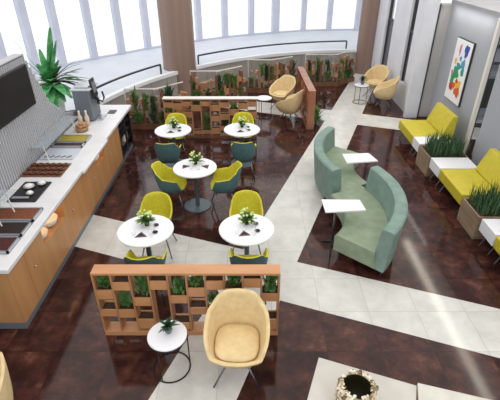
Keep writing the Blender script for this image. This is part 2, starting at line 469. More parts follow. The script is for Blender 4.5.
# ------------------------------------------------------------------ serving counter
CX0, CX1 = -3.41, -2.64
units = [(3.50, 3.86, None, 'end'), (3.86, 5.12, (4.33, 5.00), 'niche'), (5.12, 6.12, None, 'plain'), (6.12, 7.06, (6.46, 6.90), 'niche'), (7.06, 7.88, None, 'plain'), (7.88, 8.75, None, 'rack')]
UL = ['narrow oak counter end unit nearest the camera', 'oak counter cabinet with a lit niche of white bowls beneath the cutlery tray', 'plain oak counter cabinet below the chocolate rings',
      'oak counter cabinet with small lit niche holding one white bowl', 'plain oak counter cabinet between the farther niche and the black rack', 'dark bottle rack cabinet at the far end of the counter']
for (y0, y1, ni, kind), lab in zip(units, UL):
    t = thing('counter_cabinet', lab, 'cabinet', (-2.64, (y0+y1)/2, 0), 0, 'counter cabinets')
    h = (y1-y0)/2-.002; d = CX0+2.64
    MB().box(d, -.02, -h, h, 0, .1).build('plinth', 'plinth', t)
    if kind == 'rack':
        MB().box(d, -.32, -h, h, .1, .895).box(-.32, 0, -h, -h+.04, .1, .895).box(-.32, 0, h-.04, h, .1, .895).box(-.32, 0, -h, h, .86, .895).build('body', 'black', t)
        for k in range(4): MB().box(-.32, -.01, -h+.04, h-.04, .12+.19*k, .135+.19*k).build('shelf', 'chrome', t)
        MB().box(-.012, 0, -.02, .02, .1, .895).build('post', 'chrome', t)
        for k in range(3): MB().cyl((-.06-.0*k, -.2+.2*k), .035, .135+.19, .135+.34, 12).build('bottle', 'whitecer' if k == 1 else 'wooddark', t)
        continue
    if ni:
        a, b = ni[0]-(y0+y1)/2, ni[1]-(y0+y1)/2; z0, z1 = (.6, .86) if ni[0] < 5 else (.64, .88)
        f = MB().box(d, -.36, -h, h, .1, .895)
        f.box(-.36, -.02, -h, a, .1, .895).box(-.36, -.02, b, h, .1, .895).box(-.36, -.02, a, b, .1, z0).box(-.36, -.02, a, b, z1, .895)
        f.build('body', 'wood', t)
        g = MB().box(-.02, 0, -h, a, .1, .895).box(-.02, 0, b, h, .1, .895).box(-.02, 0, a, b, .1, z0).box(-.02, 0, a, b, z1, .895)
        do = g.build('door', 'wood', t)
        MB().box(-.30, -.06, a+.05, b-.05, z1-.012, z1-.002).build('niche_light', 'emitwarm', t)
    else:
        MB().box(d, -.02, -h, h, .1, .895).build('body', 'wood', t)
        do = MB().box(-.02, 0, -h, h, .1, .895).build('door', 'wood', t, bevel=.003)
    if kind in ('niche', 'plain'):
        MB().ellipsoid((.015, -h+.12, .55), (.014, .014, .014)).build('knob', 'steel', do)
wt = tag(MB().box(-3.41, -2.58, 3.44, 8.80, .897, .95).build('worktop', 'worktop', bevel=.006), 'long white worktop running along the oak serving counter', 'worktop')

MB().box(-2.579, -2.54, 5.72, 6.95, .905, .945).build('tray_ledge', 'worktop', wt, bevel=.005)
WZ = .951
def bowl_prof(r, h): return [(.3*r, 0), (.75*r, .25*h), (r, h), (r*.95, h), (.7*r, .3*h), (.2*r, .08*h)]
for (x, y, r, h, lab) in ((-2.78, 4.78, .14, .12, 'large white bowl in the nearer lit niche, farther of the pair'), (-2.76, 4.48, .11, .10, 'smaller white bowl in the nearer lit niche, closer to the camera'),
                          (-2.77, 6.68, .12, .12, 'white bowl alone in the far lit niche of the counter')):
    tag(MB().lathe(bowl_prof(r, h), (x, y, .601 if y < 6 else .641)).build('bowl', 'whitecer', smooth=True), lab, 'bowl', 'white bowls in the counter niches')

def food_tray(x0, x1, y0, y1, food, label, food2=None):
    t = thing('food_tray', label, 'tray', ((x0+x1)/2, (y0+y1)/2, WZ), 0, 'food trays let into the worktop')
    a, b = (x1-x0)/2, (y1-y0)/2
    MB().box(-a, a, -b, -b+.02, 0, .035).box(-a, a, b-.02, b, 0, .035).box(-a, -a+.02, -b, b, 0, .035).box(a-.02, a, -b, b, 0, .035).box(-a, a, -b, b, 0, .006).build('pan', 'steel', t)
    MB().box(-a+.021, a-.021, -b+.021, b-.021, .007, .026).build('food', food, t)
    if food2: MB().box(-a+.021, -a+.16, -b+.022, b-.022, .0265, .032).build('garnish', food2, t)
food_tray(-3.38, -2.70, 3.71, 4.00, 'redfood', 'steel tray of dark red food nearest the counter end')
food_tray(-3.38, -2.70, 4.03, 4.31, 'darkfood', 'steel tray of blackish brown food, second from the counter end')
food_tray(-3.38, -2.70, 4.34, 4.63, 'orangefood', 'steel tray of orange brown food with green strip, third from counter end', 'greenfood')
food_tray(-3.38, -2.86, 6.56, 6.72, 'maroonfood', 'narrow tray of dark maroon food beside the yellow tray')
food_tray(-3.38, -2.86, 6.75, 7.06, 'yellowfood', 'tray of yellow food on the far half of the worktop')
gt = thing('serving_tray', 'pale grey tray between the chocolate rings and the maroon tray', 'tray', (-3.12, 6.30, WZ))
MB().box(-.27, .27, -.2, .2, 0, .02).build('tray', mat('pale_grey', (196, 202, 212), .4), gt, bevel=.006)
for k in range(5): MB().tube([(-.2+.09*k, -.16, .028), (-.14+.09*k, -.1, .028)], .008).build('cutlery', 'chrome', gt)

ct = thing('cutlery_tray', 'black tray with silver lids between orange food and chocolate rings', 'tray', (-3.07, 5.08, WZ))
MB().box(-.19, .19, -.27, .27, 0, .02).build('tray', 'black', ct, bevel=.004)
for (x, y, r, lab) in ((-3.12, 5.17, .075, 'largest round silver dish in the middle of the black tray'), (-2.98, 5.26, .06, 'white round dish at the far right corner of the black tray'),
                  (-3.02, 4.98, .05, 'small silver dish near the front edge of the black tray')):
    d = thing('round_dish', lab, 'dish', (x, y, WZ+.021), 0, 'dishes on the black tray')
    MB().lathe([(.6*r, 0), (r, .02), (r, .03), (.9*r, .03)], (0, 0, 0), 24).build('dish', 'steel', d, smooth=True)
    MB().lathe([(.88*r, .031), (.6*r, .05), (.1*r, .056)], (0, 0, 0), 24).build('lid', 'whitecer', d, smooth=True)
tag(MB().box(-3.22, -3.0, 4.86, 4.91, WZ+.021, WZ+.034).build('cutlery_rest', 'steel', bevel=.004), 'flat silver bar along the near end of the black tray', 'cutlery')

pt = thing('pastry_tray', 'wooden tray under three rows of chocolate rings on the worktop', 'tray', (-3.12, 5.74, WZ))
MB().box(-.3, .3, -.22, .22, 0, .012).build('tray', 'wooddark', pt)
def ring_mb(R, r, n=18, m=8):
    return MB().grid([[((R+r*math.cos(2*PI*j/m))*math.cos(2*PI*i/n), (R+r*math.cos(2*PI*j/m))*math.sin(2*PI*i/n), r+r*math.sin(2*PI*j/m)) for j in range(m)] for i in list(range(n))+[0]], True)
ring0 = None
RN = ['near', 'middle', 'far']; CN = ['first', 'second', 'third', 'fourth', 'fifth', 'sixth']
for r in range(3):
    for c in range(6):
        loc = (-3.36+.096*c, 5.60+.14*r, WZ+.0125)
        lab = '%s chocolate ring from the slatted wall in the %s row on the tray' % (CN[c], RN[r])
        if ring0 is None:
            ring0 = thing('chocolate_ring', lab, 'pastry', loc, 0, 'chocolate rings on the tray')
            ring_mb(.033, .015).build('ring', 'choc', ring0, smooth=True)
            MB().cyl((0, 0), .022, .004, .014, 14).build('filling', 'caramel', ring0)
        else: dup(ring0, loc, 0, lab)

def sneeze_guard(y0, y1, x0, x1, z, label):
    t = thing('sneeze_guard', label, 'glass guard', ((x0+x1)/2, (y0+y1)/2, WZ)); a, b = (x1-x0)/2, (y1-y0)/2
    MB().box(-a, a, -b, b, z, z+.008).build('glass_shelf', 'guard', t)
    for yy in (-b+.1, b-.1):
        MB().tube([(a-.06, yy, 0), (a-.10, yy, z)], .009).build('post', 'whitecer', t)
sneeze_guard(4.12, 4.64, -3.40, -2.96, .29, 'frosted glass guard over the near food trays')
sneeze_guard(5.95, 7.35, -3.42, -3.14, .27, 'long glass guard above the far trays beside the slatted wall')

bk = thing('bread_basket', 'small wicker basket of pastries in front of the coffee machine', 'basket', (-3.12, 7.32, WZ))
MB().lathe([(.10, 0), (.135, .09), (.128, .09), (.095, .012)], (0, 0, 0), 24).build('basket', 'wicker', bk, smooth=True)
PL = ['left', 'right', 'far', 'near', 'topmost']
for k, (x, y, z) in enumerate(((-.05, .0, .06), (.05, .01, .06), (.0, .06, .065), (.0, -.055, .065), (.0, .0, .105))):
    tag(MB().ellipsoid((-3.12+x, 7.32+y, WZ+z+.03), (.05, .035, .03)).build('pastry', 'pastry', smooth=True), '%s golden pastry in the small wicker basket' % PL[k], 'pastry', 'pastries in the basket')
for k, (x, y, s) in enumerate(((-3.22, 7.58, 'left'), (-3.10, 7.60, 'right'))):
    b = thing('bottle', '%s of the two pale bottles beside the coffee machine' % s, 'bottle', (x, y, WZ), 0, 'pale bottles behind the basket')
    MB().lathe([(.04, 0), (.042, .16), (.018, .22), (.016, .27)], (0, 0, 0), 16).build('glass_body', 'bottle', b, smooth=True)
    MB().cyl((0, 0), .018, .27, .29, 14).build('cap', 'whitecer', b)

cm = thing('coffee_machine', 'slate grey coffee machine with black display arm on the worktop', 'coffee machine', (-3.12, 7.98, WZ))
MB().box(-.24, .08, -.2, .26, .02, .60).build('body', 'machine', cm, bevel=.02)
MB().box(-.26, .11, -.22, .28, .6, .63).build('top_plate', 'machinetop', cm, bevel=.008)
MB().box(-.2, .06, -.14, .2, .63, .66).build('cup_rail', 'steel', cm, bevel=.01)
MB().box(.08, .22, -.12, .16, 0, .03).build('drip_tray', 'steel', cm, bevel=.004)
dsp = MB().box(.165, .19, -.1, .14, .42, .76, Matrix.Rotation(-.12, 4, 'Y')).build('display', 'black', cm, bevel=.012)
MB().box(.191, .194, -.06, .10, .50, .70, Matrix.Rotation(-.12, 4, 'Y')).build('screen', mat('display_glow', (120, 124, 128), .3), dsp)
MB().tube([(.075, 0, .42), (.16, 0, .40), (.16, 0, .30)], .03).build('spout', 'black', cm)
MB().tube([(.075, .1, .36), (.2, .12, .30), (.24, .12, .38), (.22, .12, .5)], .018).build('handle', 'black', cm)
for s_ in (-1, 1):
    MB().cyl((-.08+.1*s_, -.14), .02, 0, .02, 12).build('foot', 'black', cm)
    MB().cyl((-.08+.1*s_, .2), .02, 0, .02, 12).build('foot', 'black', cm)
tag(MB().box(-2.93, -2.78, 8.24, 8.44, WZ, WZ+.012).build('drain_plate', 'black', bevel=.004), 'small black drain plate set on the far end of the worktop', 'drain')

# ------------------------------------------------------------------ tall palm behind the slatted wall
pp = thing('potted_palm', 'lush green palm with broad upright leaves behind the slatted wall', 'plant', (-4.02, 8.45, .75))
MB().lathe([(.15, 0), (.2, .80), (.17, .80), (.16, .74)], (0, 0, 0), 28).build('pot', 'whitecer', pp, smooth=True)
MB().lathe([(.001, .74), (.16, .75), (.001, .755)], (0, 0, 0), 20).build('soil', 'soil', pp)
r2 = random.Random(3)
def frond(d, L, w, droop, m, n=6):
    MB().leaf((0, 0, .76), d, L*.8, w, droop, n, .6).build('leaf', m, pp, smooth=True)
for (d, L, w, dr) in (((.05, -.05, 1), 1.36, .22, .0), ((.16, -.02, 1), 1.15, .18, .05), ((-.62, -.25, .95), 1.35, .07, -.02), ((-.3, .1, .9), .9, .13, .1), ((.35, -.25, .8), .85, .18, .25),
                      ((.6, -.3, .5), .9, .18, .35), ((.8, .0, .45), .9, .13, .3), ((.5, -.6, .3), .9, .18, .45), ((.15, -.8, .35), .95, .19, .4), ((-.25, -.7, .5), .95, .17, .3),
                      ((.75, -.55, .2), .8, .16, .5), ((.3, -.9, .1), .9, .17, .45), ((.9, -.2, .1), .7, .14, .5), ((-.5, -.2, .7), .95, .1, .2), ((.2, -.4, .8), .85, .18, .3), ((-.05, -.6, .75), .9, .18, .35),
                      ((-.1, -.9, .3), 1.0, .18, .3), ((.1, -.95, .05), 1.0, .17, .3), ((.45, -.85, -.1), .9, .16, .3), ((-.4, -.8, .25), .9, .15, .25), ((.25, -.7, .55), 1.0, .17, .3), ((-.2, -.5, .9), .85, .15, .2),
                      ((.7, -.7, -.1), .7, .15, .35), ((.0, -.8, .6), 1.05, .15, .25), ((-.3, -.9, .0), .9, .16, .2), ((.3, -.2, .95), .9, .14, .2)):
    frond((d[0]+.2*d[2], d[1], d[2]), L, w*1.1, dr, 'palm')
for k in range(20):
    a = r2.uniform(-.95, .5)
    frond((math.cos(a), math.sin(a)*.6, r2.uniform(.3, 1.0)), r2.uniform(.75, 1.15), .06, r2.uniform(.15, .45), 'palmbrown' if k % 2 else 'leafdark')

# ------------------------------------------------------------------ bucket chairs
def sup(phi, a, b, n): return 1/((abs(math.sin(phi))/a)**n+(abs(math.cos(phi))/b)**n)**(1/n)
def lerp_tab(tab, x):
    for (x0, y0), (x1, y1) in zip(tab, tab[1:]):
        if x <= x1:
            t = max(0, (x-x0)/(x1-x0)); t = t*t*(3-2*t); return y0+(y1-y0)*t
    return tab[-1][1]
def bucket(par, a, b, ne, zs, rim, flare, thick, m_in, m_out, names, base=.78, N=48, drop=.1):
    """closed bucket: phi = 0 is the back (+y), the chair faces -y"""
    def pt(phi, s, z, off=0.):
        r = sup(phi, a, b, ne)*s+off
        return (r*math.sin(phi), r*math.cos(phi), z)
    ph = [2*PI*k/N-PI for k in range(N)]
    W = [0, .1, .25, .45, .65, .85, .96]
    rin = []
    for s in (.05, .45, .68): rin.append([pt(p, s*1, zs) for p in ph])
    for w in W: rin.append([pt(p, base+(lerp_tab(flare, abs(p))-base)*(w**.6), zs+(lerp_tab(rim, abs(p))-zs)*w) for p in ph])
    top = [pt(p, lerp_tab(flare, abs(p)), lerp_tab(rim, abs(p)), thick*.5) for p in ph]
    lip = [pt(p, lerp_tab(flare, abs(p)), lerp_tab(rim, abs(p))-.008, thick*.95) for p in ph]
    rin += [top, lip]
    MB().grid(rin, True, True).build(names[0], m_in, par, smooth=True)
    ro = [lip]
    for w in (.85, .6, .35, .12): ro.append([pt(p, base+(lerp_tab(flare, abs(p))-base)*(w**.6), zs-.02+(lerp_tab(rim, abs(p))-zs)*w, thick) for p in ph])
    ro.append([pt(p, base*.92, zs-drop*.7, thick*.6) for p in ph]); ro.append([pt(p, base*.7, zs-drop, 0) for p in ph]); ro.append([pt(p, .05, zs-drop, 0) for p in ph])
    MB().grid(ro, True, False, True).build(names[1], m_out, par, smooth=True)

def r_(d): return math.radians(d)
def make_dining(label):
    t = thing('dining_chair', label, 'chair', (0, 0, 0), 0, 'two tone chairs round the white tables')
    rim = [(0, .82), (r_(32), .815), (r_(50), .73), (r_(68), .655), (r_(118), .63), (r_(138), .455), (PI, .445)]
    fl = [(0, 1.30), (r_(38), 1.10), (r_(66), 1.03), (r_(125), 1.05), (r_(150), .9), (PI, .88)]
    bucket(t, .208, .225, 3.0, .44, rim, fl, .026, 'yellow', 'teal', ('seat_shell', 'outer_shell'), drop=.1)
    for sx in (-1, 1):
        for sy in (-1, 1):
            MB().tube([(sx*.13, sy*.12, .36), (sx*.215, sy*.22, 0)], [.011, .009]).build('leg', 'chrome', t, smooth=True)
    return t
def make_tub(label):
    t = thing('tub_chair', label, 'armchair', (0, 0, 0), 0, 'cream tub chairs')
    rim = [(0, .86), (r_(25), .85), (r_(58), .73), (r_(95), .635), (r_(122), .57), (r_(138), .45), (PI, .43)]
    fl = [(0, 1.0), (r_(40), .98), (r_(90), 1.06), (r_(130), 1.04), (r_(150), .93), (PI, .9)]
    bucket(t, .275, .285, 3.2, .40, rim, fl, .04, 'tan', 'tan', ('inner_shell', 'outer_shell'), drop=.14, N=56)
    rows = []
    ph = [2*PI*k/40-PI for k in range(40)]
    for s, z in ((.70, .402), (.80, .42), (.81, .445), (.76, .462), (.5, .472), (.05, .476)):
        rows.append([(sup(p, .275, .285, 3.2)*s*math.sin(p), sup(p, .275, .285, 3.2)*s*math.cos(p)-.02, z) for p in ph])
    MB().grid(rows, True, True, True).build('seat_cushion', 'tan', t, smooth=True)
    for sx in (-1, 1):
        for sy in (-1, 1):
            MB().tube([(sx*.07, sy*.07, .27), (sx*.235, sy*.235, 0)], [.013, .009]).build('leg', 'chrome', t, smooth=True)
    MB().box(-.1, .1, -.1, .1, .255, .275).build('mount_plate', 'chrome', t)
    return t

TABLES = {'farL': (-1.56, 7.88), 'farR': (-.20, 7.92), 'mid': (-.94, 6.25), 'nearL': (-1.37, 4.47), 'nearR': (-.07, 4.50)}
TN = {'farL': 'far left white table', 'farR': 'far right white table', 'mid': 'middle white table', 'nearL': 'near left white table', 'nearR': 'near right white table'}
CH = [('nearL', 0, .55, 0, 'lime chair facing the camera behind the %s'), ('nearL', .07, -.38, 180, 'teal-backed chair with its back to camera at the %s'),
      ('nearR', -.01, .57, 0, 'lime chair facing the camera behind the %s'), ('nearR', .03, -.38, 180, 'teal-backed chair with its back to camera at the %s'),
      ('mid', -.385, -.06, 86, 'lime and teal chair on the left side of the %s'), ('mid', .465, -.05, -86, 'lime and teal chair on the right side of the %s'),
      ('farL', -.04, .48, 0, 'lime chair facing the camera behind the %s'), ('farL', -.02, -.54, 180, 'teal-backed chair with its back to camera at the %s'),
      ('farR', .01, .50, 0, 'lime chair facing the camera behind the %s'), ('farR', .04, -.54, 180, 'teal-backed chair with its back to camera at the %s')]
dc = None
for k, dx, dy, rz, lab in CH:
    x, y = TABLES[k]; lb = lab % TN[k]
    if dc is None: dc = make_dining(lb); dc.location = (x+dx, y+dy, 0); dc.rotation_euler = (0, 0, r_(rz))
    else: dup(dc, (x+dx, y+dy, 0), r_(rz), lb)

tb0 = None; cp0 = None; np0 = None; gl0 = None; di0 = None
def make_centre(label, loc):
    t = thing('flower_pot', label, 'plant', loc, 0, 'table centrepieces')
    MB().lathe([(.028, 0), (.036, .05), (.032, .07), (.026, .066)], (0, 0, 0), 16).build('pot', 'wire', t, smooth=True)
    R = random.Random(5); lf = MB(); fl = MB()
    for _ in range(46):
        a = R.uniform(0, 2*PI); e = R.uniform(.05, 1.3)
        lf.leaf((0, 0, .07), (math.cos(a)*math.cos(e), math.sin(a)*math.cos(e), math.sin(e)), R.uniform(.08, .17), .05, .3)
    for _ in range(18):
        a = R.uniform(0, 2*PI); e = R.uniform(.1, 1.4); L = R.uniform(.08, .15)
        fl.ellipsoid((L*math.cos(a)*math.cos(e), L*math.sin(a)*math.cos(e), .07+L*math.sin(e)), (.018, .018, .015), 8, 6)
    lf.build('foliage', 'leaf2', t); fl.build('blossom', 'petal', t, smooth=True)
    return t
def make_napkin(label, loc, rz):
    t = thing('folded_napkin', label, 'napkin', loc, rz, 'folded napkins on the tables')
    MB().prism([(-.075, -.05), (.075, -.05), (0, .06)], 0, .006).build('fold', 'napkin', t)
    MB().grid([[(-.05, -.04, .006), (0, -.01, .03), (.05, -.04, .006)], [(0, .05, .006), (0, .05, .01), (0, .05, .006)]]).build('crease', 'napkin', t)
    return t
def make_glass(label, loc):
    t = tag(MB().lathe([(.024, 0), (.03, .08), (.027, .08), (.022, .01)], (0, 0, 0), 16).build('drinking_glass', 'glass', smooth=True), label, 'glass', 'drinking glasses on the tables')
    t.location = loc; return t
def make_dish(label, loc):
    t = tag(MB().lathe([(.02, 0), (.035, .012), (.033, .014), (.018, .006)], (0, 0, 0), 18).build('small_dish', 'wire', smooth=True), label, 'dish', 'small dark dishes on the tables')
    t.location = loc; return t
for k, (x, y) in TABLES.items():
    n = TN[k]
    desc = {'mid': 'round white pedestal table in the middle, between two side chairs', 'nearL': 'round white pedestal table nearest the oak counter, behind the near wooden divider',
            'nearR': 'round white pedestal table nearest the camera on the right, behind the cream armchair', 'farL': 'far left round white pedestal table in front of the white-capped divider',
            'farR': 'far right round white pedestal table beside the small side chairs and divider'}[k]
    if tb0 is None:
        tb0 = thing('round_table', desc, 'table', (x, y, 0), 0, 'round white pedestal tables')
        MB().lathe([(.30, .715), (.355, .725), (.36, .737), (.355, .748), (.3, .75)], (0, 0, 0), 56).build('tabletop', 'tabletop', tb0, smooth=False)
        MB().lathe([(.04, .02), (.034, .06), (.034, .66), (.10, .715)], (0, 0, 0), 24).build('pedestal', 'pedestal', tb0, smooth=True)
        MB().lathe([(.235, 0), (.235, .012), (.22, .02), (.05, .03)], (0, 0, 0), 40).build('base', 'pedestal', tb0)
    else: dup(tb0, (x, y, 0), 0, desc)
    z = .751
    cl = 'green and cream flowers in a small dark pot on the '+n
    cy = y+.10 if k != 'mid' else y+.11
    if cp0 is None: cp0 = make_centre(cl, (x, cy, z))
    else: dup(cp0, (x, cy, z), rnd.uniform(0, 6), cl)
    naps = [(-.17, .02, 40, 'left'), (.19, .02, -40, 'right')] if k == 'mid' else [(-.03, -.12, 8, 'front')]
    for dx, dy, rz, sd in naps:
        nl = 'mauve brown folded napkin on the %s of the %s' % (sd, n) if k == 'mid' else 'mauve brown folded napkin on the '+n
        if np0 is None: np0 = make_napkin(nl, (x+dx, y+dy, z), r_(rz))
        else: dup(np0, (x+dx, y+dy, z), r_(rz), nl)
    for dx, dy, sd in (((-.12, -.13, 'left'), (.10, -.15, 'right'), (.10, .0, 'farther')) if k != 'mid' else ((-.05, -.08, 'left'), (.07, -.09, 'right'))):
        gl = 'clear drinking glass, %s one on the %s' % (sd, n)
        if gl0 is None: gl0 = make_glass(gl, (x+dx, y+dy, z))
        else: dup(gl0, (x+dx, y+dy, z), 0, gl)
    if k != 'mid':
        for dx, dy, sd in ((.12, .09, 'farther'), (.14, -.07, 'nearer')):
            dl = 'small dark dish, %s one on the %s' % (sd, n)
            if di0 is None: di0 = make_dish(dl, (x+dx, y+dy, z))
            else: dup(di0, (x+dx, y+dy, z), 0, dl)

TUBS = [(-.15, 2.95, -2, 'cream tub chair in the foreground with its back to the wooden divider'), (-2.38, 2.2, -62, 'cream tub chair cut off at the lower left corner'),
        (.82, 11.28, -38, 'cream tub chair, farther of the pair beside the red-brown end divider'), (.93, 10.30, -122, 'cream tub chair, nearer of the pair beside the red-brown end divider'),
        (3.62, 12.42, -38, 'cream tub chair against the white wall, farther of that pair'), (3.62, 11.42, -108, 'cream tub chair against the white wall, nearer to the yellow bench')]
tub = None
for x, y, rz, lb in TUBS:
    if tub is None: tub = make_tub(lb); tub.location = (x, y, 0); tub.rotation_euler = (0, 0, r_(rz))
    else: dup(tub, (x, y, 0), r_(rz), lb)

def make_side(label, loc):
    t = thing('side_table', label, 'table', loc, 0, 'white topped wire side tables')
    MB().lathe([(.19, .485), (.2, .49), (.2, .503), (.19, .508)], (0, 0, 0), 44).build('tabletop', 'tabletop', t)
    ring = [(.195*math.cos(2*PI*k/40), .195*math.sin(2*PI*k/40), .008) for k in range(40)]
    MB().tube(ring, .008, 8, True).build('floor_ring', 'wire', t, smooth=True)
    MB().tube([(x, y, .477) for x, y, z in ring], .008, 8, True).build('top_ring', 'wire', t, smooth=True)
    for a in (10, 130, 250):
        x, y = .195*math.cos(r_(a)), .195*math.sin(r_(a))
        MB().tube([(x, y, .01), (x, y, .478)], .007).build('leg', 'wire', t)
    return t
st = make_side('white round side table with black wire base beside the foreground armchair', (-.86, 2.97, 0))
dup(st, (.31, 10.68, 0), 0, 'white round wire side table next to the tub chairs by the red-brown divider')
dup(st, (3.08, 11.85, 0), 0, 'white round wire side table beside the tub chairs at the white wall')
def sprig(label, loc, seed, s=1.):
    t = thing('vase_of_leaves', label, 'plant', loc, 0)
    MB().lathe([(.03*s, 0), (.05*s, .05*s), (.042*s, .1*s), (.036*s, .1*s), (.03*s, .03*s)], (0, 0, 0), 18).build('vase', mat('smoky_vase', (96, 100, 106), .2), t, smooth=True)
    R = random.Random(seed); lf = MB()
    for _ in range(56):
        a = R.uniform(0, 2*PI); e = R.uniform(.2, 1.4)
        lf.leaf((0, 0, .1*s), (math.cos(a)*math.cos(e), math.sin(a)*math.cos(e), math.sin(e)), R.uniform(.06, .16)*s, .03*s, .25)
    lf.build('foliage', 'leafdark', t)
sprig('dark leafy sprigs in a smoky vase on the foreground side table', (-.85, 3.0, .509), 11, .85)
sprig('dark posy in a small vase on the side table by the white wall', (3.10, 11.88, .509), 12, 1.2)

# ------------------------------------------------------------------ wooden planter dividers
def bush(label, loc, w, d, h, seed, m, group, n=60):
    R = random.Random(seed); mb = MB()
    for _ in range(n):
        x = R.uniform(-w/2, w/2); y = R.uniform(-d/2, d/2); a = R.uniform(0, 2*PI); e = R.uniform(.5, 1.5)
        z = R.uniform(0, h*.55)
        mb.leaf((x*.7, y*.7, z), (math.cos(a)*math.cos(e)*.6, math.sin(a)*math.cos(e)*.6, math.sin(e)), R.uniform(.3, .5)*h, .03+.015*R.random(), .2)
    for _ in range(6): mb.tube([(R.uniform(-w, w)*.15, R.uniform(-d, d)*.15, 0), (R.uniform(-w, w)*.35, R.uniform(-d, d)*.35, h*.6)], .004, 5)
    o = mb.build('leafy_plant', m, merge=False); tag(o, label, 'plant', group); o.location = loc[:3]; o.rotation_euler = (0, 0, loc[3] if len(loc) > 3 else 0)
    return o

ORD = ['first', 'second', 'third', 'fourth', 'fifth', 'sixth', 'seventh', 'eighth', 'ninth', 'tenth', 'eleventh', 'twelfth', 'thirteenth', 'fourteenth']
def staggered_divider(name_label, where, loc, rz, W, H, D, cols, mats, cap=None, group=None):
    t = thing('planter_divider', name_label, 'divider', loc, rz)
    wm, vm, bm_ = mats; n = len(cols); cw = W/n
    MB().box(0, W, 0, D, H-.03, H).build('top_board', wm, t, bevel=.003)
    MB().box(0, W, 0, D, 0, .07).build('base_board', wm, t, bevel=.003)
    for x in (0, W-.022): MB().box(x, x+.022, 0, D, .07, H-.03).build('end_panel', vm, t)
    for i in range(1, n): MB().box(i*cw-.009, i*cw+.009, .004, D-.004, .07, H-.03).build('upright', vm, t)
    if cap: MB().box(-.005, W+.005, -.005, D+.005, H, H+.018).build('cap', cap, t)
    for i, col in enumerate(cols):
        x0, x1 = i*cw+.012, (i+1)*cw-.012
        for k, (z0, z1, pl) in enumerate(col):
            if z0 > .08:
                f = MB().box(x0, x1, .002, .016, z0, z1).box(x0, x1, D-.016, D-.002, z0, z1).box(x0, x1, .016, D-.016, z0, z0+.012)
                f.build('planter_box', bm_, t)
                so = MB().box(x0+.002, x1-.002, .017, D-.017, z0+.012, z1-.02).build('soil', 'soil', t)
            if pl:
                zz = z1-.02 if z0 > .08 else .07
                cs, sn = math.cos(rz), math.sin(rz); lx, ly = (x0+x1)/2, D/2
                m = pl[1] if len(pl) > 1 else 'leaf'
                lv = 'upper' if zz > .45 else ('middle' if zz > .25 else 'lower')
                bush('%s plant, %s bay from left, %s box of %s' % ({'leaf': 'bright green', 'leaf2': 'olive green', 'leafdark': 'dark green'}[m], ORD[i], lv, where),
                     (loc[0]+lx*cs-ly*sn, loc[1]+lx*sn+ly*cs, zz, rz), cw*.8, D*.8, pl[0], i*7+int(loc[1]*10)+k, m, group)
    return t
G = 'plants in the wooden dividers'
C_near = [[(.57, .70, (.2, 'leaf')), (.31, .41, None)], [(.70, .81, None), (.29, .41, (.27, 'leaf'))], [(.47, .59, (.30, 'leaf')), (.11, .26, None)], [(.71, .83, None)],
          [(.51, .62, (.28, 'leaf')), (.10, .2, None)], [(.61, .73, (.2, 'leaf2')), (.34, .44, None)], [(.71, .83, None), (.25, .36, (.3, 'leaf'))], [(.60, .72, (.22, 'leaf')), (.2, .3, None)],
          [(.74, .86, None), (.30, .42, None)], [(.54, .65, (.27, 'leaf')), (.10, .26, None)]]
staggered_divider('waist-high orange oak planter divider behind the foreground armchair', 'the near oak divider', (-1.70, 3.40, 0), 0, 2.0, .94, .15, C_near, ('wood2', 'wood2v', 'wood2'), None, G)
C_row = [[(.74, .86, None), (.48, .62, (.12, 'leaf2')), (.2, .34, None)], [(.70, .84, None), (.40, .54, None), (.1, .2, (.2, 'leafdark'))], [(.78, .88, None), (.50, .64, None), (.24, .36, None)], [(.66, .80, (.1, 'leafdark')), (.1, .18, None)],
         [(.78, .88, None), (.12, .2, (.52, 'leaf2'))], [(.66, .8, None), (.42, .54, None), (.1, .24, None)], [(.74, .86, None), (.45, .58, None), (.2, .3, (.2, 'leafdark'))], [(.56, .7, (.18, 'leaf2')), (.2, .32, (.22, 'leaf'))],
         [(.70, .84, None), (.40, .52, None), (.12, .22, None)], [(.76, .88, None), (.52, .64, None), (.16, .28, (.22, 'leaf'))]]
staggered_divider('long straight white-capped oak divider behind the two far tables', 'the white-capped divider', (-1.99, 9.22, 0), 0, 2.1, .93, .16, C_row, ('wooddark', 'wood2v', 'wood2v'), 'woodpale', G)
# red-brown divider that stands end-on beside the tub chairs
C_end = [[(.62, .84, None), (.16, .36, None)], [(.44, .6, None), (.2, .3, (.25, 'leaf'))], [(.66, .84, None), (.3, .42, None)], [(.5, .64, None), (.12, .3, None)], [(.64, .84, None), (.2, .34, None)], [(.42, .56, (.3, 'leaf')), (.12, .24, None)],
         [(.66, .8, None), (.3, .44, None)], [(.5, .62, None), (.14, .26, None)]]
staggered_divider('red-brown oak divider standing end-on beside two tub chairs', 'the end-on divider', (1.50, 9.78, 0), r_(91.5), 2.3, .95, .17, C_end, ('woodred', 'woodred', 'woodred'), None, G)
bush('green plant leaning out beside the right side of the end-on divider', (1.62, 10.15, .0), .2, .3, .62, 77, 'leaf', G, 70)

